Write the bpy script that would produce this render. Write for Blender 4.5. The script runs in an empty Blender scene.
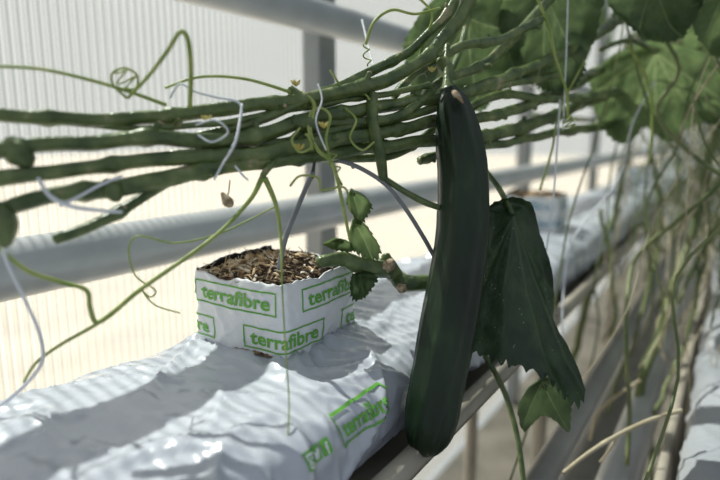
import bpy, bmesh, math, random
from mathutils import Vector, Matrix, noise
random.seed(7)
# Survey station: positions were measured as bearings plus true distance (m) and are
# converted here to plain world coordinates (X = towards aisle, Y = along the crop row, Z = up).
F=580.0; PITCH=math.radians(10.26); YAW=math.radians(32.8)
cp,sp,cy,sy=math.cos(PITCH),math.sin(PITCH),math.cos(YAW),math.sin(YAW)
RT=Vector((cy,sy,0)); FW=Vector((-sy*cp,cy*cp,-sp)); UP=Vector((-sy*sp,cy*sp,cp))
CAM=Vector((0,0,1.0))
def W(u,v,d,r=0):
    p=CAM+d*(FW+(u-360)/F*RT+(240-v)/F*UP)
    return (p.x,p.y,p.z,r*d/F)
def T(pts): return [W(*p) for p in pts]
# ---------------- helpers
def make(name,verts,faces,mats,midx=None,smooth=True,parent=None,attr=None):
    me=bpy.data.meshes.new(name); me.from_pydata([tuple(v) for v in verts],[],faces)
    for m in mats: me.materials.append(m)
    if midx: me.polygons.foreach_set('material_index',midx)
    if smooth: me.polygons.foreach_set('use_smooth',[True]*len(me.polygons))
    if attr:
        a=me.attributes.new('vein','FLOAT','POINT'); a.data.foreach_set('value',attr)
    me.update()
    ob=bpy.data.objects.new(name,me); bpy.context.scene.collection.objects.link(ob)
    if parent: ob.parent=parent
    return ob
def empty(name):
    e=bpy.data.objects.new(name,None); bpy.context.scene.collection.objects.link(e); e.empty_display_size=.02; return e
class MB:
    def __init__(s): s.v=[];s.f=[];s.m=[];s.a=[]
    def add(s,v,f,m=0,a=None):
        o=len(s.v); s.v+= [tuple(x) for x in v]; s.f+=[tuple(i+o for i in q) for q in f]; s.m+=[m]*len(f)
        s.a+= a if a else [0.0]*len(v)
    def obj(s,name,mats,parent=None,smooth=True):
        return make(name,s.v,s.f,mats,s.m,smooth,parent,s.a)
def cr(pts,n):
    P=[Vector(p) for p in pts]; out=[]
    for i in range(len(P)-1):
        p0=P[max(i-1,0)];p1=P[i];p2=P[i+1];p3=P[min(i+2,len(P)-1)]
        for k in range(n):
            t=k/n
            out.append(.5*((2*p1)+(p2-p0)*t+(2*p0-5*p1+4*p2-p3)*t*t+(3*p1-p0-3*p2+p3)*t**3))
    out.append(P[-1]); return out
def tube(mb,pts,sides=8,n=8,m=0,ribs=0,node=0,ph=0,rough=0,wig=0):
    S=cr(pts,n)
    C=[Vector((s[0],s[1],s[2])) for s in S]; R=[max(s[3],.0002) for s in S]
    if wig: C=[c+noise.noise_vector(c*30+Vector((ph*90,0,0)))*wig for c in C]
    t0=(C[1]-C[0]).normalized(); nrm=t0.orthogonal().normalized(); L=ph
    v=[];f=[];nd=[]
    for i,c in enumerate(C):
        t=(C[min(i+1,len(C)-1)]-C[max(i-1,0)])
        if t.length<1e-9: t=t0
        t.normalize()
        nrm=(nrm-t*nrm.dot(t)).normalized(); b=t.cross(nrm)
        l0=L
        if i: L+=(c-C[i-1]).length
        r=R[i]
        if node:
            q=((L/node)%1.0)-.5; r*=1+.30*math.exp(-(q*node/.0045)**2)
            if i and int(L/node-.5)!=int(l0/node-.5): nd.append((c,t,nrm,b,R[i]))
        for k in range(sides):
            a=2*math.pi*k/sides
            rr=r*(1+(.10*math.cos(ribs*a+L*8) if ribs else 0))
            if rough: rr*=1+rough*noise.noise(Vector((L*60,a*1.3,ph)))
            v.append(c+(nrm*math.cos(a)+b*math.sin(a))*rr)
    for i in range(len(C)-1):
        for k in range(sides):
            k2=(k+1)%sides; f.append((i*sides+k,i*sides+k2,(i+1)*sides+k2,(i+1)*sides+k))
    v.append(C[0]-t0*R[0]*.4); v.append(C[-1]+(C[-1]-C[-2]).normalized()*R[-1]*.6)
    a0=len(v)-2;b0=len(v)-1;o=(len(C)-1)*sides
    for k in range(sides):
        k2=(k+1)%sides; f.append((a0,k2,k)); f.append((b0,o+k,o+k2))
    mb.add(v,f,m)
    return nd
# ---------------- materials
def nodes(name):
    m=bpy.data.materials.new(name); m.use_nodes=True; nt=m.node_tree; nt.nodes.clear()
    return m,nt,nt.nodes,nt.links
def mk(name,c1,c2=None,scale=20,rough=.5,bump=0,bscale=100,trans=0,metal=0,spec=.5,stretch=(1,1,1),coat=0,detail=4,crease=0,c3=None):
    m,nt,N,L=nodes(name); c2=c2 or c1
    out=N.new('ShaderNodeOutputMaterial'); p=N.new('ShaderNodeBsdfPrincipled')
    g=N.new('ShaderNodeTexCoord'); mp=N.new('ShaderNodeMapping'); mp.inputs['Scale'].default_value=stretch
    L.new(g.outputs['Object'],mp.inputs[0])
    nz=N.new('ShaderNodeTexNoise'); nz.inputs['Scale'].default_value=scale; nz.inputs['Detail'].default_value=detail
    L.new(mp.outputs[0],nz.inputs['Vector'])
    r=N.new('ShaderNodeValToRGB'); r.color_ramp.elements[0].position=.35; r.color_ramp.elements[1].position=.62
    r.color_ramp.elements[0].color=(*c1,1); r.color_ramp.elements[1].color=(*c2,1)
    if c3: e=r.color_ramp.elements.new(.68); e.color=(*c3,1)
    L.new(nz.outputs['Fac'],r.inputs[0]); L.new(r.outputs[0],p.inputs['Base Color'])
    p.inputs['Roughness'].default_value=rough; p.inputs['Metallic'].default_value=metal
    p.inputs['Specular IOR Level'].default_value=spec; p.inputs['Coat Weight'].default_value=coat; p.inputs['Coat Roughness'].default_value=.08
    last=None
    if bump:
        n2=N.new('ShaderNodeTexNoise'); n2.inputs['Scale'].default_value=bscale; n2.inputs['Detail'].default_value=3
        L.new(mp.outputs[0],n2.inputs['Vector'])
        b=N.new('ShaderNodeBump'); b.inputs['Strength'].default_value=bump; b.inputs['Distance'].default_value=.002
        L.new(n2.outputs['Fac'],b.inputs['Height']); last=b
    if crease:
        for sc,st,ds,rz in ((6,(1.8,.6,1),.008,.6),(14,(.6,1.7,1),.0045,-.5),(34,(1.6,.8,1),.0013,.2)):
            m2=N.new('ShaderNodeMapping'); m2.inputs['Scale'].default_value=st; m2.inputs['Rotation'].default_value=(0,0,rz); L.new(g.outputs['Object'],m2.inputs[0])
            n3=N.new('ShaderNodeTexNoise'); n3.noise_type='RIDGED_MULTIFRACTAL'; n3.inputs['Scale'].default_value=sc; n3.inputs['Detail'].default_value=1; n3.inputs['Distortion'].default_value=.6
            L.new(m2.outputs[0],n3.inputs['Vector'])
            b3=N.new('ShaderNodeBump'); b3.inputs['Strength'].default_value=crease; b3.inputs['Distance'].default_value=ds
            L.new(n3.outputs['Fac'],b3.inputs['Height'])
            if last: L.new(last.outputs[0],b3.inputs['Normal'])
            last=b3
    if last: L.new(last.outputs[0],p.inputs['Normal']); L.new(last.outputs[0],p.inputs['Coat Normal'])
    if trans:
        t=N.new('ShaderNodeBsdfTranslucent'); L.new(r.outputs[0],t.inputs[0]); mx=N.new('ShaderNodeMixShader'); mx.inputs[0].default_value=trans
        L.new(p.outputs[0],mx.inputs[1]); L.new(t.outputs[0],mx.inputs[2]); L.new(mx.outputs[0],out.inputs[0])
    else: L.new(p.outputs[0],out.inputs[0])
    return m
def leafmat(name,dark,light,vein,trans=.4,specks=False,rough=.42):
    m,nt,N,L=nodes(name)
    out=N.new('ShaderNodeOutputMaterial'); p=N.new('ShaderNodeBsdfPrincipled')
    g=N.new('ShaderNodeTexCoord'); nz=N.new('ShaderNodeTexNoise'); nz.inputs['Scale'].default_value=45; nz.inputs['Detail'].default_value=5
    L.new(g.outputs['Object'],nz.inputs['Vector'])
    r=N.new('ShaderNodeValToRGB'); r.color_ramp.elements[0].position=.35; r.color_ramp.elements[1].position=.68
    r.color_ramp.elements[0].color=(*dark,1); r.color_ramp.elements[1].color=(*light,1)
    L.new(nz.outputs['Fac'],r.inputs[0])
    at=N.new('ShaderNodeAttribute'); at.attribute_name='vein'
    mx=N.new('ShaderNodeMixRGB'); L.new(at.outputs['Fac'],mx.inputs[0]); L.new(r.outputs[0],mx.inputs[1]); mx.inputs[2].default_value=(*vein,1)
    col=mx.outputs[0]
    if specks:
        vo=N.new('ShaderNodeTexVoronoi'); vo.inputs['Scale'].default_value=300; L.new(g.outputs['Object'],vo.inputs['Vector'])
        n3=N.new('ShaderNodeTexNoise'); n3.inputs['Scale'].default_value=90; L.new(g.outputs['Object'],n3.inputs['Vector'])
        lt=N.new('ShaderNodeMath'); lt.operation='LESS_THAN'; lt.inputs[1].default_value=.14; L.new(vo.outputs['Distance'],lt.inputs[0])
        gt=N.new('ShaderNodeMath'); gt.operation='GREATER_THAN'; gt.inputs[1].default_value=.57; L.new(n3.outputs['Fac'],gt.inputs[0])
        mu=N.new('ShaderNodeMath'); mu.operation='MULTIPLY'; L.new(lt.outputs[0],mu.inputs[0]); L.new(gt.outputs[0],mu.inputs[1])
        m2=N.new('ShaderNodeMixRGB'); L.new(mu.outputs[0],m2.inputs[0]); L.new(col,m2.inputs[1]); m2.inputs[2].default_value=(.22,.25,.2,1); col=m2.outputs[0]
    L.new(col,p.inputs['Base Color']); p.inputs['Roughness'].default_value=rough
    b=N.new('ShaderNodeBump'); b.inputs['Strength'].default_value=.5; b.inputs['Distance'].default_value=.0015
    n2=N.new('ShaderNodeTexNoise'); n2.inputs['Scale'].default_value=260; L.new(g.outputs['Object'],n2.inputs['Vector'])
    L.new(n2.outputs['Fac'],b.inputs['Height']); L.new(b.outputs[0],p.inputs['Normal'])
    t=N.new('ShaderNodeBsdfTranslucent')
    hs=N.new('ShaderNodeHueSaturation'); hs.inputs['Value'].default_value=2.2; hs.inputs['Hue'].default_value=.475; hs.inputs['Saturation'].default_value=.88
    L.new(col,hs.inputs['Color']); L.new(hs.outputs[0],t.inputs[0])
    ms=N.new('ShaderNodeMixShader'); ms.inputs[0].default_value=trans
    L.new(p.outputs[0],ms.inputs[1]); L.new(t.outputs[0],ms.inputs[2]); L.new(ms.outputs[0],out.inputs[0])
    return m
def polymat():
    m,nt,N,L=nodes('polycarbonate')
    out=N.new('ShaderNodeOutputMaterial'); g=N.new('ShaderNodeTexCoord')
    wv=N.new('ShaderNodeTexWave'); wv.wave_type='BANDS'; wv.bands_direction='Y'; wv.inputs['Scale'].default_value=28; wv.inputs['Distortion'].default_value=0
    L.new(g.outputs['Object'],wv.inputs['Vector'])
    r=N.new('ShaderNodeValToRGB'); r.color_ramp.elements[0].color=(.52,.55,.55,1); r.color_ramp.elements[1].color=(.80,.83,.83,1); r.color_ramp.elements[1].position=.45
    L.new(wv.outputs['Fac'],r.inputs[0])
    t=N.new('ShaderNodeBsdfTranslucent'); L.new(r.outputs[0],t.inputs[0])
    tr=N.new('ShaderNodeBsdfTransparent'); L.new(r.outputs[0],tr.inputs[0])
    gl=N.new('ShaderNodeBsdfGlossy'); gl.inputs['Roughness'].default_value=.25
    a=N.new('ShaderNodeMixShader'); a.inputs[0].default_value=.82; L.new(t.outputs[0],a.inputs[1]); L.new(tr.outputs[0],a.inputs[2])
    b=N.new('ShaderNodeMixShader'); b.inputs[0].default_value=.05; L.new(a.outputs[0],b.inputs[1]); L.new(gl.outputs[0],b.inputs[2])
    L.new(b.outputs[0],out.inputs[0]); return m
M_poly=polymat()
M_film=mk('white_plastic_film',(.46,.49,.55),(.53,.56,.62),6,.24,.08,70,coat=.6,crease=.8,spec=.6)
M_film2=mk('grey_film',(.30,.32,.35),(.38,.40,.43),6,.45,.2,110,crease=.5)  # bag film in a darker, rougher grey
M_wrap=mk('white_wrapper',(.80,.82,.86),(.86,.88,.9),30,.38,.25,130,crease=.12)
M_black=mk('black_film_inside',(.012,.012,.014),None,5,.4)
M_print=mk('green_print',(.13,.42,.05),(.17,.48,.07),50,.45)
M_blue=mk('blue_print',(.16,.36,.5),(.2,.42,.55),50,.45)
M_coir=mk('coir',(.05,.032,.02),(.28,.18,.10),130,.9,1,400)
M_chipA=mk('fibre_tan',(.55,.38,.21),(.72,.56,.36),300,.85)
M_chipB=mk('fibre_dark',(.03,.02,.013),(.09,.055,.03),300,.9)
M_chipC=mk('fibre_pale',(.78,.70,.58),None,300,.85)
M_cuc=mk('cucumber_skin',(.0035,.012,.004),(.010,.028,.009),30,.40,.5,140,coat=.05,stretch=(1,1,.25),spec=.4,c3=(.018,.042,.016))
M_scar=mk('dry_blossom',(.5,.42,.3),(.25,.17,.09),300,.8)
M_petal=mk('flower_petal',(.6,.5,.12),(.7,.62,.25),200,.6,trans=.3)
M_vine=mk('vine_stem',(.045,.08,.022),(.15,.20,.07),55,.34,.6,250,c3=(.30,.28,.16),detail=6)
M_tend=mk('tendril',(.24,.34,.07),(.40,.47,.15),80,.45,trans=.15)
M_dry=mk('dry_stem',(.42,.35,.22),(.56,.49,.34),60,.7)
M_twine=mk('twine',(.74,.77,.82),None,60,.6)
M_tube=mk('dripper_tube',(.16,.17,.18),(.22,.23,.25),40,.45)
M_stake=mk('dripper_stake',(.03,.03,.035),None,40,.4)
M_pipe=mk('painted_pipe',(.38,.40,.41),(.46,.48,.49),12,.28,.1,60)
M_pipe2=mk('drain_pipe_plastic',(.20,.20,.19),(.28,.28,.26),12,.4,.1,60)
M_alu=mk('aluminium',(.22,.24,.25),(.29,.31,.32),15,.45,metal=.3)
M_gut=mk('gutter_beige',(.30,.27,.22),(.42,.38,.31),14,.5,.2,60)
M_floor=mk('floor_film',(.10,.09,.07),(.18,.16,.13),7,.6,.3,20)
M_out=mk('outside_gravel',(.40,.31,.23),(.52,.42,.31),3,.9)
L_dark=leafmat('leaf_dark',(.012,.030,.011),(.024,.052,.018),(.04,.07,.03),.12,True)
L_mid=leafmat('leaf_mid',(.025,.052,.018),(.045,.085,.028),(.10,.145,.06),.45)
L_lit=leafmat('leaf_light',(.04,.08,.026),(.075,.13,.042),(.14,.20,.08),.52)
M_bgstem=mk('background_stem',(.07,.11,.03),(.20,.23,.09),9,.5)
# ---------------- shell
def box(name,x0,x1,y0,y1,z0,z1,m,parent=None,bev=0):
    bm=bmesh.new(); bmesh.ops.create_cube(bm,size=1)
    for v in bm.verts: v.co=Vector(((x0+x1)/2+v.co.x*(x1-x0),(y0+y1)/2+v.co.y*(y1-y0),(z0+z1)/2+v.co.z*(z1-z0)))
    if bev: bmesh.ops.bevel(bm,geom=bm.edges[:],offset=bev,segments=2,affect='EDGES')
    me=bpy.data.meshes.new(name); bm.to_mesh(me); bm.free(); me.materials.append(m)
    o=bpy.data.objects.new(name,me); bpy.context.scene.collection.objects.link(o)
    if parent:o.parent=parent
    return o
box('floor',-.66,3.0,-2,10,-.05,0,M_floor)
box('ground_outside',-30,-.75,-20,30,-.1,-.02,M_out)
box('wall_left',-.665,-.655,-2,10,0,2.6,M_poly)
box('wall_end',-.65,3.0,10,10.01,0,2.6,M_poly)
for i,y in enumerate([-1.55,-.35,.85,2.05,3.25,4.45,5.65,6.85,8.05]):
    box('trim_%d'%(i+1),-.652,-.612,y-.024,y+.024,0,2.6,M_alu,bev=.003)
def pipe(name,x,z,r,y0,y1,m,joints=()):
    mb=MB(); pts=[(x,y0+(y1-y0)*i/8,z,r) for i in range(9)]
    tube(mb,pts,24,2,0)
    for j in joints: tube(mb,[(x,j-.02,z,r*1.12),(x,j,z,r*1.14),(x,j+.02,z,r*1.12)],24,3,0)
    return mb.obj(name,[m])
pipe('heating_pipe',-.56,.877,.0285,-1.9,9.8,M_pipe,(1.3,))
pipe('heating_pipe',-.56,1.178,.025,-1.9,9.8,M_pipe,(1.6,))
def gutter(name,x0,x1,z,y0,y1,m):
    prof=[(x0-.012,z+.035),(x0-.004,z+.037),(x0,z+.03),(x0+.004,z+.004),(x0+.03,z),(x1-.03,z),(x1-.004,z+.004),(x1,z+.012),(x1+.006,z+.03),(x1+.016,z+.030),(x1+.018,z+.018)]
    prof2=[(a,b-.004) for a,b in prof][::-1]; P=prof+prof2; n=len(P)
    ys=[y0+(y1-y0)*i/20 for i in range(21)]
    v=[(a,y,b) for y in ys for a,b in P]; f=[]
    for i in range(20):
        for k in range(n): f.append((i*n+k,i*n+(k+1)%n,(i+1)*n+(k+1)%n,(i+1)*n+k))
    mb=MB(); mb.add(v,f,0)
    y=y0+.4
    while y<y1:
        for xx in (x0+.04,x1-.06):
            tube(mb,[(xx,y,0,.012),(xx,y,z/2,.012),(xx,y,z-.005,.012)],10,1,0)
        y+=1.5
    return mb.obj(name,[m])
gutter('growing_gutter',-.425,-.195,.738,-.9,8.6,M_gut)
gutter('growing_gutter',-.03,.24,.60,-.9,8.6,M_gut)
pipe('drain_pipe',-.135,.66,.014,-1,9,M_pipe2)
pipe('drain_pipe',-.085,.58,.024,-1,9,M_pipe)
pipe('drain_pipe',-.15,.50,.03,-1,9,M_pipe2)
# ---------------- grow bags
def slabsurf(x0,x1,z0,z1,ya,yb,seed,hole=None):
    cx=(x0+x1)/2;a=(x1-x0)/2;cz=(z0+z1)/2;b=(z1-z0)/2
    def S(y,th,off=0):
        e=min(y-ya,yb-y); k=min(1,max(0,e/.05)); k=.25+.75*math.sqrt(1-(1-k)**2)
        n=3.6; c,s=math.cos(th),math.sin(th)
        px=a*math.copysign(abs(c)**(2/n),c); pz=b*math.copysign(abs(s)**(2/n),s)*(k if s>0 else 1)
        dd=.008*noise.noise(Vector((px*7+seed,y*5,pz*7)))
        q2=Vector(((px+y*.6)*17+seed,(y-px*.6)*7,pz*16)); w=1-abs(noise.noise(q2))*2.8; dd+=.0046*max(0,w)**3
        q3=Vector(((px-y*.9)*30+seed,(y+px*.3)*12,pz*28)); w=1-abs(noise.noise(q3))*3.0; dd+=.0026*max(0,w)**3
        q4=Vector(((px*.4+y)*60+seed,(y-px)*26,pz*50)); w=1-abs(noise.noise(q4))*3.2; dd+=.0007*max(0,w)**3
        if s<-.3: dd*=.1
        dd=min(dd,.008)
        if hole and s>0:
            X=cx+px-hole[0]; Y=y-hole[1]; d=max(abs(X),abs(Y))-.05
            if d>-.004:
                an=math.atan2(Y,X); rad=1-abs(noise.noise(Vector((math.cos(an)*5,math.sin(an)*5,2))))*3
                dd+=(.004+.006*max(0,rad))*math.exp(-(d/.018)**2)
            else: dd=min(dd,0)-.004
        nn=Vector((math.copysign(abs(c)**(2-2/n),c)/a,0,math.copysign(abs(s)**(2-2/n),s)/b)).normalized()
        return Vector((cx+px,y,cz+pz))+nn*(dd+off)
    return S
def slab(name,x0,x1,z0,z1,ya,yb,seed,ny=320,nc=96,hole=None,m=None):
    S=slabsurf(x0,x1,z0,z1,ya,yb,seed,hole); v=[];f=[]
    for i in range(ny+1):
        y=ya+(yb-ya)*i/ny
        for k in range(nc): v.append(S(y,2*math.pi*k/nc))
    for i in range(ny):
        for k in range(nc):
            k2=(k+1)%nc; f.append((i*nc+k,i*nc+k2,(i+1)*nc+k2,(i+1)*nc+k))
    f.append(tuple(range(nc-1,-1,-1))); f.append(tuple(ny*nc+k for k in range(nc)))
    return make(name,v,f,[m or M_film]),S
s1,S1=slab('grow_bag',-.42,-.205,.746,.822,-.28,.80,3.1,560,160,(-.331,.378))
slab('grow_bag',-.42,-.205,.746,.822,.83,1.9,9.7,240,80)
slab('grow_bag',-.42,-.205,.746,.822,1.93,3.0,15.2,80,48)
slab('grow_bag',-.42,-.205,.746,.822,3.03,5.5,25.2,80,40)
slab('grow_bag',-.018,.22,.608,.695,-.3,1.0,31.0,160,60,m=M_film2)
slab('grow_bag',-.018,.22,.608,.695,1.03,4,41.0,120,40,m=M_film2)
# ---------------- printed text
def flat_text(body,w,h,bold=.012):
    cu=bpy.data.curves.new('txt','FONT'); cu.body=body; cu.size=1; cu.offset=bold; cu.resolution_u=3
    o=bpy.data.objects.new('txt',cu); bpy.context.scene.collection.objects.link(o)
    dg=bpy.context.evaluated_depsgraph_get(); me=bpy.data.meshes.new_from_object(o.evaluated_get(dg))
    vs=[v.co.copy() for v in me.vertices]; fs=[tuple(p.vertices) for p in me.polygons]
    bpy.data.objects.remove(o); bpy.data.meshes.remove(me); bpy.data.curves.remove(cu)
    x0=min(v.x for v in vs);x1=max(v.x for v in vs);y0=min(v.y for v in vs);y1=max(v.y for v in vs)
    return [((v.x-x0)/(x1-x0)*w-w/2,(v.y-y0)/(y1-y0)*h-h/2) for v in vs],fs
def frame(w,h,t):
    a,b=w/2,h/2
    o=[(-a,-b),(a,-b),(a,b),(-a,b)]; i=[(-a+t,-b+t),(a-t,-b+t),(a-t,b-t),(-a+t,b-t)]
    return o+i,[(0,1,5,4),(1,2,6,5),(2,3,7,6),(3,0,4,7)]
def place_print(parts,mapf,step=.003):
    bm=bmesh.new()
    for vs,fs,cx_,cy_ in parts:
        bv=[bm.verts.new((x+cx_,y+cy_,0)) for x,y in vs]
        for q in fs:
            try: bm.faces.new([bv[i] for i in q])
            except Exception: pass
    xs=[v.co.x for v in bm.verts]; ys=[v.co.y for v in bm.verts]
    x=min(xs)+step
    while x<max(xs):
        bmesh.ops.bisect_plane(bm,geom=bm.verts[:]+bm.edges[:]+bm.faces[:],plane_co=(x,0,0),plane_no=(1,0,0)); x+=step
    y=min(ys)+step
    while y<max(ys):
        bmesh.ops.bisect_plane(bm,geom=bm.verts[:]+bm.edges[:]+bm.faces[:],plane_co=(0,y,0),plane_no=(0,1,0)); y+=step
    bm.verts.index_update()
    v=[mapf(q.co.x,q.co.y) for q in bm.verts]; f=[tuple(w.index for w in q.verts) for q in bm.faces]
    bm.free(); return v,f
def smap(s,h):
    zz=(h-.784)/.038; th=math.asin(max(-1,min(1,math.copysign(abs(zz)**1.8,zz))))
    return S1(s,th,.0011)
tv,tf=flat_text('terrafibre',.054,.0100,.02)
parts=[(tv,tf,.3255,.8030),(*frame(.064,.0180,.0013),.3255,.8030)]
def sq(w):
    a=w/2; return [(-a,-a),(a,-a),(a,a),(-a,a)],[(0,1,2,3)]
for i in range(3):
    parts.append((*sq(.0078),.256+.0096*i,.8020))
v,f=place_print(parts,smap,.002)
pr=make('bag_print',v,f,[M_print],parent=s1)
gp=[]
def ring(r,t,n=16):
    vs=[(r*math.cos(2*math.pi*k/n),r*math.sin(2*math.pi*k/n)) for k in range(n)]+[((r-t)*math.cos(2*math.pi*k/n),(r-t)*math.sin(2*math.pi*k/n)) for k in range(n)]
    return vs,[(k,(k+1)%n,n+(k+1)%n,n+k) for k in range(n)]
gp.append((*frame(.0058,.0058,.0008),.256,.8020)); gp.append((*ring(.0016,.0007),.256,.8020))
gp.append(([(-.003,-.002),(.0005,-.0025),(.0028,.0005),(.003,.0022),(.001,.0024),(0,.0008),(-.0028,.002)],[(0,1,2,3,4,5,6)],.2656,.8020))
fv,ff=flat_text('f',.0032,.0056,.03); gp.append((fv,ff,.2755,.8015))
def smap2(s,h): return smap(s,h)+Vector((.0004,0,.0001))
v,f=place_print(gp,smap2,.002); make('bag_icons',v,f,[M_wrap],parent=s1)
# ---------------- propagation block wrapped in printed film
def block(name,cx,cy_,zb,rot,full=True,seed=0):
    H=.067; hw=.05
    e=empty(name)
    def sharp(s):
        s=((s+.2)%.4)-.2
        if 0<=s<=.1: return Vector((hw,-hw+s))
        if s>.1: return Vector((hw-(s-.1),hw))
        if s>=-.1: return Vector((hw+s,-hw))
        return Vector((-hw,-hw+(-s-.1)))
    ca,sa=math.cos(rot),math.sin(rot)
    def B(s,h,off=0):
        p=Vector((0,0)); 
        for k in range(-4,5): p+=sharp(s+k*.0016)
        p/=9
        q=p.normalized()
        fr=((s%.1)/.1); bul=.0024*math.sin(math.pi*fr)*math.sin(math.pi*min(1,max(0,h/H)))
        w=.0018*noise.noise(Vector((s*40+seed,h*30,1)))+.0009*noise.noise(Vector((s*110+seed,h*80,4)))
        cr_=1-abs(noise.noise(Vector((s*55+h*50+seed,h*25,7))))*3; w+=.0009*max(0,cr_)**2
        cr_=1-abs(noise.noise(Vector((s*40-h*70+seed,h*30,17))))*3; w+=.0008*max(0,cr_)**2
        p=p+q*(bul+w+off)
        return Vector((cx+p.x*ca-p.y*sa,cy_+p.x*sa+p.y*ca,zb+h))
    n=280;nh=34; v=[];f=[];mi=[]
    def top(s): 
        t=H+.003*noise.noise(Vector((s*28+seed,2,2)))+.0016*noise.noise(Vector((s*150+seed,6,2)))
        t-=.005*math.exp(-((s+.062)/.012)**2)+.004*math.exp(-((s-.045)/.008)**2)
        k=min(1,max(0,(abs(s)-.105)/.03)); t+=.0055*k*(1 if s<0 else .45)
        return t
    for off,fl in ((0,0),(-.0012,1)):
        o=len(v)
        for j in range(nh+1):
            for i in range(n):
                s=-.2+.4*i/n; hh=top(s)*j/nh; v.append(B(s,hh,off))
        for j in range(nh):
            for i in range(n):
                i2=(i+1)%n; q=(o+j*n+i,o+j*n+i2,o+(j+1)*n+i2,o+(j+1)*n+i)
                f.append(q if not fl else q[::-1]); mi.append(fl)
    a=nh*n;b=(nh+1)*n+nh*n
    for i in range(n):
        i2=(i+1)%n; f.append((a+i,a+i2,b+i2,b+i)); mi.append(0)
    make('wrapper',v,f,[M_wrap,M_black],mi,parent=e)
    G=60; v=[];f=[]
    def gz(x,y):
        ed=min(1,(.0475-max(abs(x),abs(y)))/.008)
        m_=.006*math.exp(-((x-.015)**2+(y-.0)**2)/.0006)
        return H-.0055+ed*(.004)+m_+.006*noise.noise(Vector((x*50+seed,y*50,0)))*ed
    for i in range(G+1):
        for j in range(G+1):
            x=-.0475+.095*i/G;y=-.0475+.095*j/G
            z=gz(x,y)+.004*noise.noise(Vector((x*160,y*160+seed,5)))
            v.append((cx+x*ca-y*sa,cy_+x*sa+y*ca,zb+z))
    for i in range(G):
        for j in range(G): f.append((i*(G+1)+j,(i+1)*(G+1)+j,(i+1)*(G+1)+j+1,i*(G+1)+j+1))
    make('growing_medium',v,f,[M_coir],parent=e)
    rnd=random.Random(seed+5); mb=MB()
    for k in range(520 if full else 150):
        x=rnd.uniform(-.045,.045);y=rnd.uniform(-.045,.045); c=Vector((cx+x*ca-y*sa,cy_+x*sa+y*ca,zb+gz(x,y)+rnd.uniform(0,.004)))
        left=x<.008+.02*noise.noise(Vector((y*60,3,3)))
        g_=1.8 if (left and rnd.random()<.4) else 1
        sz=Vector((rnd.uniform(.0012,.0055)*g_,rnd.uniform(.0006,.0016)*g_,rnd.uniform(.0003,.0009)))
        R=Matrix.Rotation(rnd.uniform(0,6.3),3,'Z')@Matrix.Rotation(rnd.uniform(-.6,.6),3,'X')@Matrix.Rotation(rnd.uniform(-.6,.6),3,'Y')
        vs=[c+R@Vector((a*sz.x*rnd.uniform(.5,1),b*sz.y*rnd.uniform(.4,1),d*sz.z)) for a in(-1,1) for b in(-1,1) for d in(-1,1)]
        mb.add(vs,[(0,1,3,2),(4,6,7,5),(0,4,5,1),(2,3,7,6),(0,2,6,4),(1,5,7,3)],rnd.choice([0,0,0,0,0,0,1,2]) if left else rnd.choice([0,1,1,1,1,1,2]))
    for k in range(340 if full else 0):
        x=rnd.uniform(-.047,.047);y=rnd.uniform(-.047,.047); p=Vector((cx+x,cy_+y,zb+gz(x,y)+.001)); pts=[]
        d=Vector((rnd.uniform(-1,1),rnd.uniform(-1,1),rnd.uniform(0,.6))).normalized()*rnd.uniform(.002,.005)
        for q in range(4):
            pts.append((*p,.00028)); p=p+d; d=d+Vector((rnd.uniform(-1,1),rnd.uniform(-1,1),rnd.uniform(-1,.5)))*.002
        tube(mb,pts,4,2,rnd.choice([0,0,0,2]) if x<0.005 else rnd.choice([0,1,1,1]))
    mb.obj('fibre_chips',[M_chipA,M_chipB,M_chipC],e,smooth=False)
    parts=[]
    tv,tf=flat_text('terrafibre',.076,.0120,.025); fr=frame(.089,.0190,.0013)
    for c in (-.052,.066,-.172,.175): parts+=[(tv,tf,c,.0505),(*fr,c,.0505)]
    for c in (.003,.118,-.117): parts+=[(tv,tf,c,.0205),(*fr,c,.0205)]
    def bm_(s,h): return B(s,h,.0006)
    v,f=place_print(parts,bm_,.0025 if full else .01)
    make('wrapper_print',v,f,[M_print if full else M_blue],parent=e)
    return e
block('seedling_block',-.331,.378,.820,0.0,True,0)
block('seedling_block',-.318,1.12,.821,.06,False,11)
block('seedling_block',-.318,2.35,.821,-.05,False,31)
mb=MB(); v=[];f=[];n=40
for i in range(n+1):
    t=i/n; x=-.345+.062*t; wd=.0065*math.sin(math.pi*t)**.7*(1+.6*noise.noise(Vector((t*9,0,0))))
    for k in range(4):
        y=.3295-wd*k/3
        v.append((x,y,.8295+.0012*noise.noise(Vector((x*300,y*300,0)))-.0015*(k/3)))
for i in range(n):
    for k in range(3): f.append((i*4+k,(i+1)*4+k,(i+1)*4+k+1,i*4+k+1))
mb.add(v,f,0); mb.obj('exposed_substrate',[M_coir],parent=s1)
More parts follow.
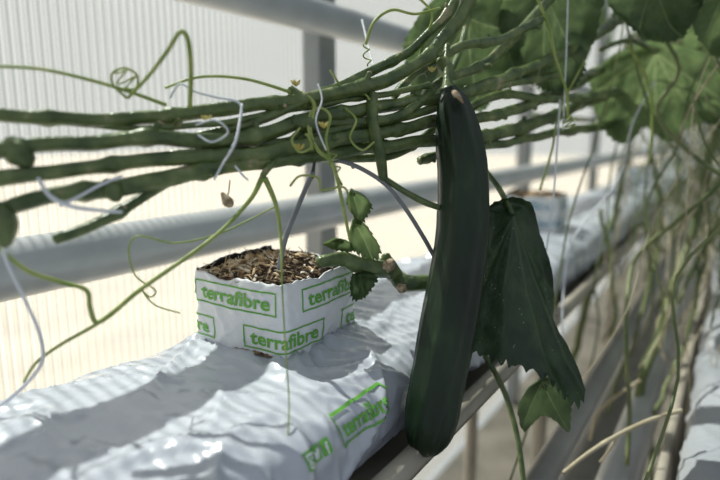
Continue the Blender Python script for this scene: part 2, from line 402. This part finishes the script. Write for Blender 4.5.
# ---------------- cucumber
cuc=T([(448,88,.478,8),(451,97,.478,13),(455,112,.475,19),(459,138,.472,24),(463,180,.468,26),(463,230,.462,27),(456,280,.458,28),(447,330,.452,28.5),(438,380,.448,28),(431,418,.446,27),(427,440,.445,22),(425,452,.445,12),(424.5,456,.445,3)])
mb=MB(); S=cr(cuc,10); sides=72; v=[];f=[]
C=[Vector(s[:3]) for s in S]; nrm=Vector((1,0,0)); L=0
for i,c in enumerate(C):
    t=(C[min(i+1,len(C)-1)]-C[max(i-1,0)]).normalized(); nrm=(nrm-t*nrm.dot(t)).normalized(); b=t.cross(nrm)
    if i: L+=(c-C[i-1]).length
    for k in range(sides):
        a=2*math.pi*k/sides
        r=max(S[i][3],.0004)*.97*(1+.036*math.cos(9*a+.6*math.sin(L*12))+.04*noise.noise(Vector((math.cos(a)*1.2,math.sin(a)*1.2,L*22)))+.016*noise.noise(Vector((math.cos(a)*5,math.sin(a)*5,L*160))))
        v.append(c+(nrm*math.cos(a)+b*math.sin(a))*r)
for i in range(len(C)-1):
    for k in range(sides):
        k2=(k+1)%sides; f.append((i*sides+k,(i+1)*sides+k,(i+1)*sides+k2,i*sides+k2))
f.append(tuple(range(sides))); f.append(tuple((len(C)-1)*sides+k for k in range(sides-1,-1,-1)))
mb.add(v,f,0)
tube(mb,T([(447,45,.50,3),(446,62,.49,3),(447,80,.48,4),(448,90,.478,8)]),10,6,1,ribs=5)
tube(mb,T([(452,91,.460,1),(455,94,.455,3),(459,97,.453,2),(463,103,.452,1)]),7,4,2,rough=.6)
mb.obj('cucumber',[M_cuc,M_vine,M_scar])
# ---------------- vines
V=[
[(-25,112,.33,7),(0,113,.335,7),(60,117,.35,7),(130,118,.37,7),(200,112,.39,7),(270,104,.41,6.5),(330,95,.43,6.5),(385,80,.45,6.5),(425,57,.47,6),(455,22,.49,6),(475,-12,.5,6)],
[(-25,154,.32,9),(0,151,.325,8.5),(60,143,.34,7.5),(130,139,.36,7.5),(200,141,.38,7.5),(250,137,.4,7.5),(300,121,.42,7),(350,112,.44,7),(400,104,.47,6),(450,96,.5,5),(510,76,.56,5),(560,55,.62,5),(620,20,.7,5)],
[(-25,188,.32,9),(0,180,.325,8.5),(60,171,.34,7),(130,163,.36,7),(200,158,.38,7),(260,154,.4,7),(320,143,.42,7),(380,132,.45,6),(430,122,.49,6),(480,118,.54,5),(540,100,.62,5),(600,70,.75,5)],
[(-20,222,.32,8),(20,203,.33,8),(60,194,.34,8),(110,190,.355,8.5),(160,181,.37,8.5),(210,168,.385,8),(270,160,.41,8),(330,152,.43,7),(400,144,.47,6),(450,140,.51,6),(520,128,.6,6),(580,105,.7,5),(640,80,.85,5)],
[(52,238,.345,5.5),(85,229,.352,5.5),(115,214,.36,5.5),(140,199,.37,5),(165,182,.375,5)],
[(371,93,.445,5.5),(373,120,.44,5.5),(379,150,.44,5.5),(382,180,.445,4.5)],
[(384,178,.445,3),(405,190,.45,3),(425,201,.455,3),(441,208,.46,2.5)],
[(300,126,.425,5),(350,122,.44,5),(400,118,.46,5),(440,84,.5,5),(490,60,.54,5),(530,20,.58,4.5),(560,-15,.6,4.5)],
[(395,95,.47,4),(420,70,.49,4.5),(455,50,.5,4.5),(500,40,.53,4.5),(540,20,.56,4)],
[(262,178,.405,3),(270,165,.405,3.5),(300,130,.42,3.5),(330,110,.435,3)],
[(420,160,.5,4),(460,150,.53,4),(520,140,.6,4),(590,128,.75,4),(660,120,1.0,4)],
[(60,121,.355,2.5),(130,128,.37,3),(210,124,.39,3),(290,110,.42,3),(360,98,.445,3),(430,85,.48,3)],
[(130,158,.375,3),(200,151,.39,4),(280,143,.415,4.5),(350,128,.44,4.5),(420,112,.48,4),(490,88,.54,4),(560,76,.62,3.5)],
[(190,138,.395,4),(250,124,.405,4.5),(310,98,.425,4.5),(370,74,.455,4.5),(425,38,.48,4),(452,4,.49,4),(465,-20,.5,4)],
[(330,160,.44,4),(400,152,.48,4),(450,120,.52,4),(500,96,.56,4),(560,100,.64,4),(620,92,.75,4)],
]
rs=random.Random(4)
for i,t in enumerate(V):
    mb=MB(); nd=tube(mb,T(t),14,16,0,ribs=5,node=.072 if len(t)>4 else 0,ph=.017*i,rough=.14,wig=.0022)
    for c,tt_,n_,b_,r_ in nd:
        a=rs.uniform(0,6.28); d=(n_*math.cos(a)+b_*math.sin(a)+tt_*rs.uniform(.2,.9)).normalized(); l=rs.uniform(.003,.008)
        tube(mb,[(*(c+d*r_*.5),r_*.55),(*(c+d*(r_+l*.5)),r_*.42),(*(c+d*(r_+l)),r_*.45)],8,3,0,rough=.2)
        tube(mb,[(*(c+d*(r_+l*.95)),r_*.43),(*(c+d*(r_+l*1.1)),r_*.3)],8,2,1,rough=.3)
    mb.obj('cucumber_vine',[M_vine,M_scar])
mb=MB()
for t in [[(8,140,.327,8),(18,152,.328,12),(30,163,.33,7)],[(-6,205,.32,9),(3,222,.322,12),(5,245,.323,7)],[(290,88,.42,4),(298,98,.42,6),(306,108,.425,4)],[(292,120,.415,6),(305,124,.418,8),(318,126,.42,5)],[(438,60,.49,5),(446,68,.49,7),(449,80,.485,4)],[(104,182,.352,5),(112,190,.352,9),(118,199,.355,5)]]:
    tube(mb,T(t),12,6,0,ribs=5,rough=.3)
mb.obj('vine_nodes',[M_vine])
# small flower buds at a few nodes
mb=MB()
for c in T([(296,86,.412),(324,128,.405),(207,122,.375),(432,72,.475),(300,150,.40)]):
    c=Vector(c[:3])
    for k in range(5):
        a=k*1.2566; d=Vector((math.cos(a)*.7,math.sin(a)*.7,.8)).normalized()
        tube(mb,[(*c,.0005),(*(c+d*.003),.0011),(*(c+d*.0055),.0003)],6,3,0)
mb.obj('flower_buds',[M_petal])
# ---------------- tendrils
TD=[
[(-10,66,.33,1.8),(40,69,.34,1.8),(90,80,.35,1.9),(130,92,.36,2),(166,105,.37,2)],
[(128,98,.36,1.6),(150,74,.35,2),(168,50,.345,2.2),(180,32,.345,2.4),(188,40,.35,2.6),(191,70,.36,2.6),(190,108,.375,2.4)],
[(127,98,.36,1.4),(114,86,.355,1.3),(112,74,.355,1.3),(124,68,.355,1.3),(137,75,.358,1.3),(136,88,.36,1.2),(124,88,.36,1)],
[(165,88,.38,1.4),(200,77,.39,1.5),(245,79,.40,1.6),(290,92,.415,1.8)],
[(300,92,.42,2),(314,104,.42,2.2),(310,130,.415,2.2),(318,150,.412,2),(330,160,.41,2),(337,178,.41,2),(345,215,.42,1.8),(350,240,.43,1.5)],
[(262,178,.405,3),(250,200,.40,2.4),(220,232,.39,2.2),(180,262,.375,2.3),(140,290,.365,2.4),(110,315,.36,2.6),(96,322,.358,2.6),(90,308,.357,2.5),(86,290,.355,2.4),(60,282,.35,2.4),(30,272,.34,2.4),(8,256,.335,2.2),(-12,235,.33,2)],
[(112,314,.36,2.2),(90,328,.36,2),(60,345,.365,1.8),(36,363,.37,1.6),(24,382,.375,1.4)],
[(265,178,.405,3),(276,205,.41,2.4),(281,240,.405,1.6),(282,283,.395,1),(285,340,.385,.8),(289,400,.37,.8),(288,440,.36,.8),(290,462,.36,.7)],
[(278,205,.41,1),(245,222,.405,1),(215,235,.40,1),(175,243,.39,1),(140,236,.38,1),(129,248,.38,1),(135,275,.385,.9),(155,290,.385,.9),(150,297,.385,.9),(142,290,.385,.9),(155,305,.39,.8),(180,313,.39,.8)],
[(366,44,.45,1.6),(374,22,.45,1.6),(392,10,.455,1.5),(415,14,.46,1.4),(440,8,.47,1.3)],
[(536,-5,.56,1.6),(548,25,.56,1.6),(556,60,.565,1.6),(566,90,.57,1.5),(568,118,.57,1.3)],
[(628,45,.7,1.6),(645,75,.7,1.6),(652,110,.7,1.5),(650,160,.7,1.3)],
[(312,150,.41,1.6),(308,120,.415,1.6),(318,108,.42,1.6),(330,116,.42,1.6),(326,140,.415,1.6),(332,165,.41,1.4),(342,185,.415,1.2)],
[(290,186,.405,1.2),(300,176,.405,1.2),(318,178,.405,1.2),(322,190,.408,1.2),(345,188,.41,1.2),(350,212,.42,1)],
[(330,70,.43,1.2),(345,90,.435,1.2),(362,92,.44,1.2),(370,100,.44,1.2)],
[(415,-5,.47,1.2),(432,14,.475,1.3),(425,40,.48,1.4),(418,60,.48,1.4)],
[(540,190,.62,1.2),(552,150,.62,1.2),(560,110,.62,1.2),(585,60,.62,1.2)],
[(672,60,.8,1.4),(690,95,.8,1.4),(688,120,.8,1.2)],
[(300,128,.405,1.2),(292,140,.40,1.2),(300,152,.40,1.1),(312,146,.40,1.1),(306,134,.402,1)],
[(345,108,.43,1.3),(356,120,.425,1.3),(350,138,.425,1.2),(362,150,.43,1.2),(374,142,.43,1.1)],
]
mb=MB()
for t in TD: tube(mb,T(t),7,9,0)
def coil(mb,p0,p1,turns,R,r,m=0):
    p0=Vector(p0[:3]);p1=Vector(p1[:3]);t=(p1-p0).normalized();a=t.orthogonal().normalized();b=t.cross(a);pts=[]
    n=int(turns*10)
    for i in range(n+1):
        q=i/n; an=turns*2*math.pi*q; rr=R*(.4+.6*math.sin(math.pi*q)); pts.append((*(p0+(p1-p0)*q+(a*math.cos(an)+b*math.sin(an))*rr),r))
    tube(mb,pts,6,2,m)
q=T([(118,70,.355),(135,90,.36),(566,116,.57),(572,128,.57),(330,150,.41),(338,175,.41),(365,44,.45),(369,66,.45)])
coil(mb,q[0],q[1],2.5,.006,.0006); coil(mb,q[2],q[3],3,.006,.0007); coil(mb,q[4],q[5],2,.004,.0006); coil(mb,q[6],q[7],2,.003,.0006)
mb.obj('cucumber_tendrils',[M_tend])
# ---------------- twine
mb=MB()
TW=[
[(170,98,.38,1.2),(180,84,.38,1.2),(196,92,.38,1.2),(215,97,.385,1.3),(240,104,.39,1.3),(238,130,.39,1.3),(230,155,.39,1.3),(240,172,.39,1.3),(248,180,.39,1.2)],
[(38,178,.33,2),(50,196,.328,2.2),(70,206,.33,2.2),(95,210,.335,2),(122,212,.34,1.6)],
[(122,176,.35,1.6),(100,185,.345,1.6),(80,196,.338,1.6),(60,206,.33,1.8)],
[(242,104,.39,1.3),(236,140,.375,1.4),(222,165,.375,1.2),(214,180,.38,1)],
[(2,240,.33,2),(8,265,.335,2),(25,300,.34,1.8),(40,335,.35,1.8),(42,362,.36,1.8),(25,385,.37,2),(5,402,.37,2.4),(-15,415,.37,2)],
[(385,110,.46,.8),(377,80,.5,.8),(368,45,.55,.8),(362,20,.6,.8)],
[(560,100,.62,1),(557,150,.6,1),(553,200,.6,1),(545,260,.6,1)],
[(568,-5,.6,.8),(566,60,.6,.8),(563,130,.6,.8)],
[(196,125,.37,1),(215,120,.368,1),(228,132,.368,1),(212,142,.37,1),(198,135,.372,1)],
[(318,84,.41,.8),(322,100,.405,.8),(316,122,.40,.8),(326,150,.40,.8)],
]
for t in TW: tube(mb,T(t),6,8,0)
mb.obj('support_twine',[M_twine])
mb=MB(); tube(mb,T([(222,193,.4,2),(228,201,.4,5),(231,206,.4,3)]),7,4,0,rough=.5); tube(mb,T([(230,180,.4,.8),(229,190,.4,.8),(227,200,.4,.8)]),5,4,0)
mb.obj('withered_flower',[M_scar])
mb=MB(); tube(mb,T([(313,172,.425,3),(305,190,.43,2.6),(295,214,.436,2.6),(285,240,.443,2.6),(279,268,.45,2.6)]),10,4,0); tube(mb,T([(316,150,.422,1.4),(314,165,.424,1.6),(312,178,.426,2)]),8,4,1)
mb.obj('dripper_stake',[M_tube,M_stake])
mb=MB(); tube(mb,T([(338,160,.44,2.2),(360,168,.44,2.2),(385,184,.445,2.2),(405,208,.45,2.2),(424,238,.46,2.2),(440,266,.48,2.2),(460,290,.52,2.2)]),10,6,0)
mb.obj('dripper_tube',[M_tube])
mb=MB(); 
for t in [[(318,262,.475,6),(342,259,.485,7.5),(360,265,.49,8.5),(378,268,.49,8.5),(390,268,.487,9)],[(372,262,.52,6),(392,272,.51,8),(404,283,.50,9),(425,283,.50,8),(450,284,.51,7)],[(386,254,.5,4),(388,262,.5,6),(396,276,.5,7)]]:
    tube(mb,T(t),14,8,0,ribs=5,rough=.25)
mb.obj('cucumber_vine',[M_vine])
mb=MB(); tube(mb,T([(384,266,.485,6),(390,267,.484,8),(392,268,.484,5)]),10,3,0,rough=.4); tube(mb,T([(398,286,.487,3),(402,289,.485,5),(405,291,.486,2)]),8,3,0,rough=.4)
mb.obj('cut_stem_end',[M_scar])
# ---------------- leaves
def oleaf(name,T_,mat,veins,ns=168,nr=26,bul=.008,seed=0,ser=.03):
    origin=T_[0]; outl=T_[1:]
    O=Vector(origin[:3]); P=[Vector(p[:3]) for p in outl]; P4=cr(P+[P[0]],12)[:-1]
    m=len(P4); out=[]
    for i in range(ns):
        q=i*m/ns; a=int(q); out.append(P4[a].lerp(P4[(a+1)%m],q-a))
    ctr=sum(out,Vector())/ns; nrm=Vector()
    for i in range(ns): nrm+=(out[i]-ctr).cross(out[(i+1)%ns]-ctr)
    nrm.normalize()
    tt=max((p-O).length for p in out)
    vd=[(Vector(outl[k][:3])-O) for k in veins]
    v=[O.copy()];f=[];a=[1.0]
    for j in range(1,nr+1):
        t=j/nr
        for i in range(ns):
            e=out[i]-O; k=t
            if j==nr: k*=1+ser*(abs(((i*.25)%1)-.5)*2-.5)+ser*1.2*noise.noise(Vector((i*.9,seed,0)))
            p=O+e*k
            vv=0; dm=1
            rel=p-O
            for w in vd:
                wl=w.length; wn=w/wl; al=rel.dot(wn)
                if al<=0: continue
                off=(rel-wn*al).length/tt
                dm=min(dm,off)
                if al<wl*1.02: vv=max(vv,max(0,1-off/(.012*(1.25-al/wl*.8))))
                s2=((al-off*tt*.75)/wl*6)%1
                if off<.28 and al<wl: vv=max(vv,.55*max(0,1-min(s2,1-s2)/.07)*(1-off/.28))
            z=bul*math.sin(math.pi*min(1,t))*.8+bul*(min(dm,.18)/.18)*.8*t+bul*.9*noise.noise(p*28+Vector((seed,0,0)))*t+bul*.35*noise.noise(p*80)*t
            z-=bul*1.6*max(0,t-.8)**1.5*8*(.6+noise.noise(p*22+Vector((0,seed,0))))
            v.append(p+nrm*z); a.append(min(1,vv))
    for i in range(ns): f.append((0,1+i,1+(i+1)%ns))
    for j in range(nr-1):
        for i in range(ns):
            i2=(i+1)%ns; b=1+j*ns; f.append((b+i,b+ns+i,b+ns+i2,b+i2))
    return make(name,v,f,[mat],attr=a)
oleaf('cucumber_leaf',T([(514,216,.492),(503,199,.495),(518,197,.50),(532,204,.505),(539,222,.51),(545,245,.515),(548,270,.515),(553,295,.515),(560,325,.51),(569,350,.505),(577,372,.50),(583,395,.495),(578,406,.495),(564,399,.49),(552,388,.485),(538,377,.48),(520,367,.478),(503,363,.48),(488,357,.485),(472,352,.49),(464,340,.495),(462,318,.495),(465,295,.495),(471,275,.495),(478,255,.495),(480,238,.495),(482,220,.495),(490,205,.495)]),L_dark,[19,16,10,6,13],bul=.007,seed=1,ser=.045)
oleaf('cucumber_leaf',T([(542,382,.52),(545,376,.52),(560,380,.52),(570,395,.52),(572,414,.52),(569,432,.52),(556,422,.52),(545,418,.52),(533,427,.52),(523,431,.52),(519,408,.52),(527,390,.52)]),L_mid,[4,8,2],bul=.004,seed=2,ns=96,nr=14)
oleaf('cucumber_leaf',T([(468,18,.62),(402,45,.64),(418,18,.63),(440,-5,.62),(470,-20,.62),(505,-5,.63),(508,30,.64),(520,60,.66),(505,90,.66),(480,112,.66),(455,98,.65),(425,106,.65),(410,80,.65)]),L_mid,[0,3,5,8,10],bul=.012,seed=3)
oleaf('cucumber_leaf',T([(545,-8,.6),(500,0,.62),(545,-30,.6),(600,-10,.62),(594,35,.63),(586,68,.63),(572,90,.63),(550,93,.63),(530,82,.63),(508,58,.63)]),L_mid,[0,2,4,6,8],bul=.012,seed=4)
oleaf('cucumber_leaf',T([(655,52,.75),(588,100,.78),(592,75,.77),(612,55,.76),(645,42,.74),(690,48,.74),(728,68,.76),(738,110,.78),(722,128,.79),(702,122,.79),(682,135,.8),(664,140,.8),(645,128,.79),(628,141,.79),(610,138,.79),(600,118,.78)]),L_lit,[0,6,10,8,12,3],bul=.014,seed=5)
oleaf('cucumber_leaf',T([(655,-15,.62),(606,-8,.62),(655,-35,.62),(700,-15,.62),(698,15,.63),(680,38,.64),(660,42,.64),(638,36,.64),(618,18,.63)]),L_mid,[0,2,4,6],bul=.01,seed=6,ns=120,nr=18)
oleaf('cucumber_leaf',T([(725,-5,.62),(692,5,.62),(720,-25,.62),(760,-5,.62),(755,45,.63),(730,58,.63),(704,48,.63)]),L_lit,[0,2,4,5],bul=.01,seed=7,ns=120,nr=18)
for k,t in enumerate([
 [(352,192,.47),(350,190,.47),(362,194,.47),(372,203,.475),(368,215,.478),(360,223,.48),(352,214,.478),(346,202,.475)],
 [(355,224,.475),(352,222,.47),(364,224,.475),(374,236,.48),(381,252,.485),(374,262,.488),(362,258,.488),(352,250,.485),(349,236,.48)],
 [(360,275,.48),(352,274,.48),(366,272,.48),(378,278,.48),(372,290,.48),(364,298,.48),(353,300,.48),(350,286,.48)],
 [(340,240,.49),(322,244,.49),(335,238,.49),(350,242,.49),(352,252,.49),(335,250,.49)]]):
    oleaf('young_leaf',T(t),L_lit if k!=2 else L_mid,[2,4],bul=.006,seed=20+k,ns=72,nr=10,ser=.1)
mb=MB()
for t in [[(512,214,.495,3),(500,190,.51,3),(485,170,.53,3),(470,150,.54,3)],[(484,354,.53,2.6),(497,376,.53,2.6),(508,402,.53,2.6),(518,440,.52,2.6),(524,485,.51,2.6)],[(655,52,.75,2.5),(630,40,.72,2.5),(600,50,.7,2.5)],[(468,18,.62,3),(460,50,.58,3),(450,75,.55,3)]]:
    tube(mb,T(t),9,6,0,ribs=5)
mb.obj('leaf_petioles',[M_vine])
def rleaf(mb,c,size,R,rnd,m,ns=44,nr=6):
    keys=[(0,1.0),(30,.8),(58,.9),(90,.72),(120,.8),(150,.68),(172,.5),(180,.12)]
    def rad(a):
        d=abs(math.degrees(a))
        for (a0,r0),(a1,r1) in zip(keys,keys[1:]):
            if a0<=d<=a1:
                t=(d-a0)/(a1-a0); t=t*t*(3-2*t); return r0+(r1-r0)*t
        return .12
    sd=rnd.uniform(0,50); dr=rnd.uniform(.15,.45); v=[c.copy()];f=[];A=[1.0]
    for j in range(1,nr+1):
        t=j/nr
        for i in range(ns):
            a=-math.pi+2*math.pi*i/ns; r=rad(a)*t
            if j==nr: r*=1+.04*(i%2)
            x,y=r*math.sin(a),r*math.cos(a)
            z=-dr*r*r+.12*noise.noise(Vector((x*3+sd,y*3,0)))-.12*abs(x)
            v.append(c+R@(Vector((x,y,z))*size))
            dv=min(abs(r*math.sin(a-math.radians(k))) for k in (0,58,-58,120,-120) if math.cos(a-math.radians(k))>0)
            A.append(max(0,.7-dv/.05))
    for i in range(ns): f.append((0,1+i,1+(i+1)%ns))
    for j in range(nr-1):
        for i in range(ns):
            i2=(i+1)%ns; b=1+j*ns; f.append((b+i,b+ns+i,b+ns+i2,b+i2))
    mb.add(v,f,m,A)
rnd=random.Random(3); mb=MB()
def rr_():
    return Matrix.Rotation(rnd.uniform(0,6.3),3,'Z')@Matrix.Rotation(rnd.uniform(-2.4,-.5),3,'X')@Matrix.Rotation(rnd.uniform(-.5,.5),3,'Y')
for k in range(330):
    y=rnd.uniform(1.0,8); x=rnd.choice([rnd.uniform(-.5,.1),rnd.uniform(0,1.8)]); z=rnd.uniform(1.07,1.75)+.015*y
    rleaf(mb,Vector((x,y,z)),rnd.uniform(.06,.12),rr_(),rnd,rnd.choice([0,1,1]))
for k in range(140):
    y=rnd.uniform(3,9); x=rnd.uniform(.35,2.4); z=rnd.uniform(.4,1.3)
    rleaf(mb,Vector((x,y,z)),rnd.uniform(.08,.14),rr_(),rnd,0)
for k in range(34):  # leaves above the view, added to dapple the sunlight
    y=rnd.uniform(-.3,1.0); x=rnd.uniform(-.52,-.05); z=rnd.uniform(1.42,1.75)
    rleaf(mb,Vector((x,y,z)),rnd.uniform(.05,.09),rr_(),rnd,rnd.choice([0,1]))
mb.obj('canopy_and_shade_leaves',[L_mid,L_lit])
mb=MB()
for k in range(480):
    y=rnd.uniform(.75,5) if k%2 else rnd.uniform(.75,2.2); x=rnd.uniform(-.18,.30)*(1 if y<3 else 1.7); z0=1.10+rnd.uniform(-.1,.2)
    x1=x+rnd.uniform(-.2,.2); y1=y+rnd.uniform(-.45,.3); z1=rnd.uniform(.58,.80)
    if x1<-.17: x1=-.17
    r=rnd.choice([.0006,.0008,.001,.0012,.0016,.0028]); pts=[]
    for i in range(8):
        t=i/7; pts.append((x+(x1-x)*t+.07*noise.noise(Vector((k*3.3,t*4,0))),y+(y1-y)*t+.09*noise.noise(Vector((k*3.3,t*4,9))),z0+(z1-z0)*t,r))
    q=rnd.random(); tube(mb,pts,5,4,0 if (r>.0015 or q<.42) else (1 if q<.86 else 2))
for k in range(7):
    x=-.28+.04*k; z=1.03+.02*(k%3); tube(mb,[(x+.03*math.sin(i+k),.95+i*.6,z+.03*noise.noise(Vector((i*1.3,k,0)))+.015*i,.005) for i in range(9)],8,4,0)
mb.obj('background_vines',[M_bgstem,M_dry,M_twine])
mb=MB()
for t in [[(716,130,1.0,4),(694,225,1.0,4),(664,318,.95,4.5),(638,398,.9,4.5),(602,492,.85,4.5)],[(628,145,1.2,3),(614,215,1.2,3),(592,288,1.15,3.5),(572,362,1.1,3.5)],[(700,165,.9,2),(706,240,.9,2),(688,330,.9,2),(655,420,.85,2),(650,490,.85,2)],[(650,150,1.1,2),(660,230,1.1,2),(640,320,1.05,2),(612,400,1.0,2),(606,450,1,2)],[(600,210,1.0,2),(612,280,1,2),(610,340,1,2),(580,420,.95,2)]]:
    tube(mb,T(t),10,8,0,ribs=5,wig=.005)
mb.obj('climbing_stem',[M_bgstem])
mb=MB()
for t in [[(682,410,.6,2),(650,420,.6,2.2),(618,435,.59,2.2),(590,452,.58,2),(563,473,.57,1.8)],[(618,435,.59,1.2),(612,446,.59,1.2),(600,462,.6,1)],[(640,380,.8,1.5),(600,410,.8,1.5),(590,440,.8,1.5)]]:
    tube(mb,T(t),8,6,0,rough=.3)
mb.obj('dry_stem',[M_dry])
# ---------------- light
w=bpy.data.worlds.new('sky'); bpy.context.scene.world=w; w.use_nodes=True
bg=w.node_tree.nodes['Background']; bg.inputs[0].default_value=(.80,.88,1,1); bg.inputs[1].default_value=.47
sl=bpy.data.lights.new('sun','SUN'); sl.energy=13; sl.angle=.01; sl.color=(1,.95,.87)
so=bpy.data.objects.new('sun',sl); bpy.context.scene.collection.objects.link(so)
so.rotation_euler=Vector((-.55,.10,.80)).to_track_quat('Z','Y').to_euler()
cd=bpy.data.cameras.new('camera'); co=bpy.data.objects.new('camera',cd); bpy.context.scene.collection.objects.link(co)
co.location=CAM; co.rotation_euler=(math.pi/2-PITCH,0,YAW); cd.lens=29; cd.sensor_width=36; cd.clip_start=.02
cd.dof.use_dof=True; cd.dof.focus_distance=.465; cd.dof.aperture_fstop=3.2
bpy.context.scene.camera=co
bpy.context.scene.view_settings.view_transform='Standard'
